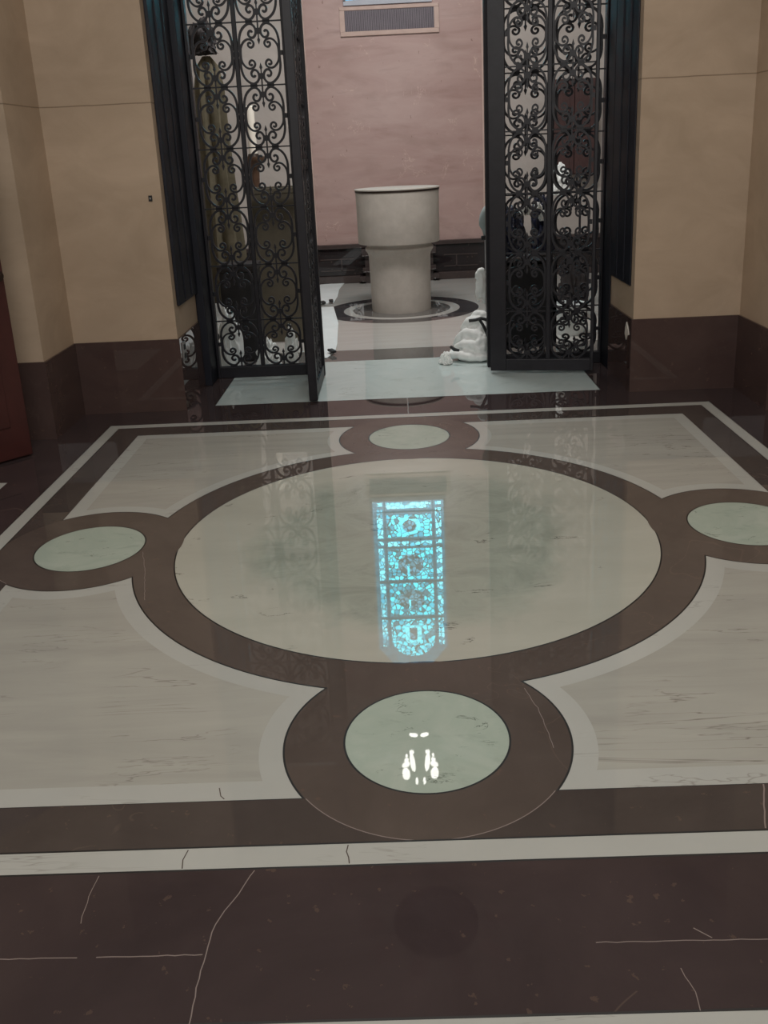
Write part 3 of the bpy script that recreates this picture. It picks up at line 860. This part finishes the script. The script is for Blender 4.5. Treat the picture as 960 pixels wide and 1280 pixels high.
rolls = [([(-.17, -.02, .035), (-.10, -.09, .05), (-.02, -.12, .04), (.08, -.13, .035), (.12, -.08, .03)], .036),
         ([(-.13, .02, .06), (-.08, -.06, .12), (.0, -.10, .13), (.06, -.12, .08), (.10, -.10, .04)], .034),
         ([(-.12, .05, .10), (-.06, -.03, .20), (.02, -.07, .20), (.08, -.10, .14), (.06, -.13, .07)], .034),
         ([(-.06, .06, .16), (-.03, .0, .27), (.05, -.02, .29), (.10, -.06, .22), (.09, -.10, .13)], .036),
         ([(.0, .07, .22), (.03, .02, .32), (.09, .0, .33), (.12, -.04, .26), (.12, -.08, .16)], .032),
         ([(-.15, -.05, .03), (-.13, .03, .05), (-.08, .08, .05), (.0, .12, .04)], .034),
         ([(-.09, -.10, .05), (-.04, -.09, .10), (-.05, -.06, .17), (-.02, -.05, .24)], .022),
         ([(.04, -.14, .05), (.03, -.12, .12), (.06, -.10, .18), (.05, -.05, .25)], .022)]
o = folds('crumpled_cloth', 'cloth', (0.505, 3.25, 0.004), rolls, .006, (.125, .27, (.02, .0, 0)))
tag(o, 'crumpled white cloth heap on the threshold by the right gate leaf', 'cloth')
strap = MB()
ps = [at(x, y, 3.07) for x, y in ((586, 401), (594, 400), (601, 398), (606, 399), (610, 401))]
strap.tube(ps, .012)
ps = [at(x, y, 3.05) for x, y in ((599, 399), (603, 405), (607, 413), (610, 421))]
strap.tube(ps, .011)
tag(strap.build('black_strap', 'tape', None, True), 'black strap lying over the crumpled white cloth heap', 'strap')
o = crumple('small_cloth', (0.305, 3.11, 0.004), .05, .05, .07, 9.1, '')
tag(o, 'small white rag lump at the left foot of the cloth heap', 'cloth')
sb = MB().tube([at(563, 433, 3.1), at(568, 437, 3.09), at(574, 438, 3.08)], [.010, .014, .009])
tag(sb.build('brush_handle', 'tape', None, True, None), 'short black handle poking out of the cloth heap on the left', 'handle')

# ---------------------------------------------------------------- cleaning trolley behind the right gate leaf
cx0, cx1, cy0, cy1 = at(607, 350, 3.75).x, at(697, 350, 3.75).x, 3.75, 4.3
tr = thing('cleaning_trolley', 'dark cleaning trolley with grey upright post behind the right gate leaf', 'trolley', (cx0, cy0, ZF))
W = cx1 - cx0
MB().span((.05, .03, .10), (W, .52, .16), .01).span((.05, .03, .13), (W, .06, .80)).span((W - .03, .03, .13), (W, .52, .80)).span((.05, .49, .13), (W, .52, .80)).span((.05, .03, .76), (W, .52, .80), .01).build('body', 'cart', tr)
MB().span((0, 0, .04), (.055, .05, .98), .008).build('post', 'grey_metal', tr)
hp = [(.03, .02, .96), (.005, .0, 1.06), (-.02, -.01, 1.11), (-.005, -.01, 1.19), (.04, 0, 1.235), (.10, .02, 1.24)]
MB().tube(catmull(hp, 4), .028, 10).build('handle', 'pale_plastic', tr, True)
for c_ in ((-.005, -.02, 1.0), (.0, -.015, .55)): MB().box(c_, (.055, .03, .033), bev=.006).build('clamp', 'tape', tr)
for x in (.06, W - .04):
    for y in (.08, .46):
        m = MB(); m.lathe([(.02, -.018), (.05, -.015), (.05, .015), (.02, .018)], seg=20)
        o = m.build('caster', 'tape', tr, True, (x, y, .052)); o.rotation_euler = (0, PI / 2, 0)
        MB().box((0, 0, .045), (.03, .03, .05)).build('caster_fork', 'grey_metal', tr, False, (x, y, .052))
q = at(602, 380, 3.69)
rolls = [([(-.02, 0, .02), (-.025, -.01, .12), (-.01, 0, .22), (.0, 0, .27)], .020), ([(.0, -.01, .05), (.005, -.02, .15), (.0, -.005, .25), (.02, 0, .28)], .022),
         ([(.025, 0, .0), (.02, -.01, .10), (.02, 0, .20), (.03, .0, .26)], .020), ([(-.035, 0, .20), (-.02, -.01, .25), (.01, -.01, .27), (.03, 0, .24)], .020)]
o = folds('hanging_rag', 'cloth', (q.x - .004, 3.70, q.z), rolls, .005)
tag(o, 'white rag hanging from the grey post of the trolley', 'rag')
for i, (px, py, sx, sz, sd, lb) in enumerate(((637, 288, .13, .30, 2.2, 'navy plastic sack slumped on the dark trolley, left of two'), (681, 284, .10, .36, 6.4, 'navy plastic sack standing taller at the right end of the trolley'))):
    p = at(px, py, 4.0)
    o = crumple('plastic_sack', (p.x, 3.96 + .16 * i, ZF + .83), sx, .13, sz, sd, '', 'navy')
    tag(o, lb, 'sack', 'navy sacks on the trolley')
for i, (px, py, s, sd) in enumerate(((655, 268, .05, 1.1), (671, 262, .035, 2.7), (680, 275, .05, 4.2))):
    p = at(px, py, 3.85)
    o = crumple('rag', (p.x, 3.79, p.z), s, s * .8, s * 1.3, sd, '')
    tag(o, ('leftmost of the three white rags tucked among the navy sacks', 'middle white rag tucked among the navy sacks, smallest', 'rightmost of the three white rags tucked among the navy sacks')[i], 'rag', 'white rags on the navy sacks')
# bucket and cloth on the floor, right
p = at(709, 425, 3.9)
p = at(709, 425, 4.75)
bk = thing('bucket', 'white plastic bucket low behind the right gate leaf', 'bucket', (p.x + .03, 4.75, ZF))
MB().lathe([(.11, 0), (.115, .01), (.14, .26), (.15, .265), (.15, .285), (.13, .285), (.105, .02)], seg=32).build('pail', 'sheet', bk, True)
MB().tube([(.15 * math.cos(t), -.02 - .09 * math.sin(t) * .8, .27 - .07 * math.sin(t)) for t in [PI * k / 12 for k in range(13)]], .004).build('bail', 'steel', bk, True)
o = crumple('folded_cloth', (at(716, 300, 5.6).x, 5.6, ZF), .17, .16, .50, 12.3, '', 'charcoal')
tag(o, 'dark grey cloth bundle on the floor behind the white bucket', 'cloth')
# wall cabinet on the back wall, right
c0, c1 = at(690, 100, CHY1 - .1), at(741, 217, CHY1 - .1)
cb = thing('wall_cabinet', 'dark red-brown wooden cabinet hung on the grey back wall at right', 'cabinet', ((c0.x + c1.x) / 2, CHY1 + .03, c1.z))
cw, ch = c1.x - c0.x, c0.z - c1.z
MB().span((-cw / 2, -.22, 0), (cw / 2, 0, ch), .008).build('carcass', 'cabinet', cb)
for s in (-1, 1):
    d = MB().span((s * .004, -.245, .02), (s * (cw / 2 - .015), -.215, ch - .02), .004).build('door', 'cabinet', cb)
    MB().span((s * .06, -.252, .08), (s * (cw / 2 - .07), -.24, ch - .08), .004).build('panel', 'cabinet', d)
    MB().lathe([(.01, 0), (.018, .02), (.006, .03)], seg=16).build('knob', 'rim_dark', d, True, (s * .035, -.245, ch * .5)).rotation_euler = (PI / 2, 0, 0)
p = at(702, 243, 6.0)
o = crumple('lace_cloth', (p.x - .02, 5.985, p.z), .10, .06, .22, 15.2, '')
rk = thing('drying_rack', 'thin dark rack holding a white cloth below the wall cabinet', 'rack', (p.x, 6.06, ZF))
MB().tube([(-.2, 0, .02), (-.2, 0, p.z - ZF + .02), (.2, 0, p.z - ZF + .02), (.2, 0, .02)], .012).build('frame', 'iron', rk)
for x in (-.2, .2): MB().box((x, 0, .015), (.04, .36, .03)).build('foot', 'iron', rk)
tag(o, 'white cloth draped on the rack below the wall cabinet', 'cloth')

# ---------------------------------------------------------------- things behind the left grille
# paschal candle on a dark wooden stand
py_ = 6.0
ca, cb2 = at(315, 132, py_), at(317, 196, py_)
st = thing('candle_stand', 'dark wooden candle stand behind the left grille', 'candle stand', (cb2.x, py_, ZF))
hz = cb2.z - ZF
MB().lathe([(.20, 0), (.20, .04), (.13, .07), (.06, .11), (.045, .2), (.06, hz * .45), (.075, hz * .5), (.06, hz * .55), (.04, hz * .85), (.05, hz - .10), (.10, hz - .05), (.11, hz - .02), (.11, hz)], seg=32).build('stem', 'wood', st, True)
MB().lathe([(.06, hz), (.05, hz + .03)], seg=24).build('socket', 'rim_dark', st, True)
cd = thing('candle', 'thick ivory candle standing on the dark wooden stand', 'candle', (cb2.x, py_, cb2.z + .03))
MB().lathe([(.042, 0), (.042, ca.z - cb2.z - .04), (.03, ca.z - cb2.z - .03), (.008, ca.z - cb2.z - .035)], seg=28).build('wax', 'wax', cd, True)
MB().tube([(0, 0, ca.z - cb2.z - .04), (.003, 0, ca.z - cb2.z - .005)], .004).build('wick', 'tape', cd)
# olive canvas draped over a tall stand
dy = 4.7
da = at(255, 30, dy); db = at(268, 320, dy)
fold = lambda k, z: 1 + .16 * math.sin(k * 2 * PI / 48 * 7 + z * 1.3) + .10 * math.sin(k * 2 * PI / 48 * 11 + z * 2.1)
ds = thing('draped_stand', 'tall stand draped in olive tan canvas behind the left grille', 'draped stand', (at(270, 200, dy).x, dy, ZF))
top = da.z - ZF - .25
MB().lathe([(.15, .45), (.17, .5), (.155, .9), (.14, 1.3), (.12, 1.7), (.115, top - .25), (.085, top - .08), (.03, top)], seg=48, fn=fold).build('drape', 'olive', ds, True)
MB().tube([(0, 0, .05), (0, 0, top - .02)], .02).build('pole', 'iron', ds, True)
mb = MB()
for k in range(3):
    a = 2 * PI * k / 3 + .4
    mb.tube([(0, 0, .35), (.26 * math.cos(a), .26 * math.sin(a), .012)], .014)
mb.build('tripod_foot', 'iron', ds, True)
o = crumple('cloth_bundle', (at(250, 20, dy).x, dy - .02, da.z - .235), .13, .12, .20, 21.0, '', 'charcoal')
tag(o, 'dark cloth bundle on top of the draped olive stand', 'cloth')
# olive-brown boards leaning
ly = 5.0
l0 = at(327, 460, ly); l1 = at(372, 232, ly)
o = MB().box((0, 0, (l1.z - ZF) / 2), (l1.x - l0.x, .035, l1.z - ZF), rx=-.10, bev=.006).box((0, -.01, (l1.z - ZF) * .97), (l1.x - l0.x, .06, .05), rx=-.1, bev=.006).build('leaning_board', 'olive_board', None, False, ((l0.x + l1.x) / 2, ly, ZF + .004))
tag(o, 'olive brown board leaning upright behind the left grille, beside the left gate post', 'board')
# dark crate with charcoal cloth and a white bag in front
k0 = at(280, 400, 4.2); k1 = at(318, 330, 4.2)
cr = thing('storage_crate', 'dark storage crate behind the left grille under the olive drape', 'crate', ((k0.x + k1.x) / 2, 4.32, ZF))
kw = k1.x - k0.x; kh = k1.z - ZF
MB().span((-kw / 2, -.16, 0), (kw / 2, .16, kh - .06), .01).build('box', 'cart', cr)
MB().span((-kw / 2 - .012, -.172, kh - .06), (kw / 2 + .012, .172, kh), .01).build('lid', 'charcoal', cr)
q = at(297, 446, 3.75)
o = crumple('white_bag', (q.x - .03, 3.66, ZF), .10, .09, .40, 17.0, '', 'sheet')
tag(o, 'white plastic bag slumped on the floor behind the left grille', 'bag')
q = at(336, 452, 3.8)
o = crumple('small_bag', (q.x, 3.8, ZF), .10, .08, .20, 23.0, '')
tag(o, 'small white cloth heap low behind the left grille, beside the white bag', 'cloth')
q = at(362, 462, 3.5)
o = crumple('rag', (q.x + .02, 3.56, ZF), .06, .05, .30, 25.0, '')
tag(o, 'white rag upright behind the left gate post, near the fixed grille', 'rag')
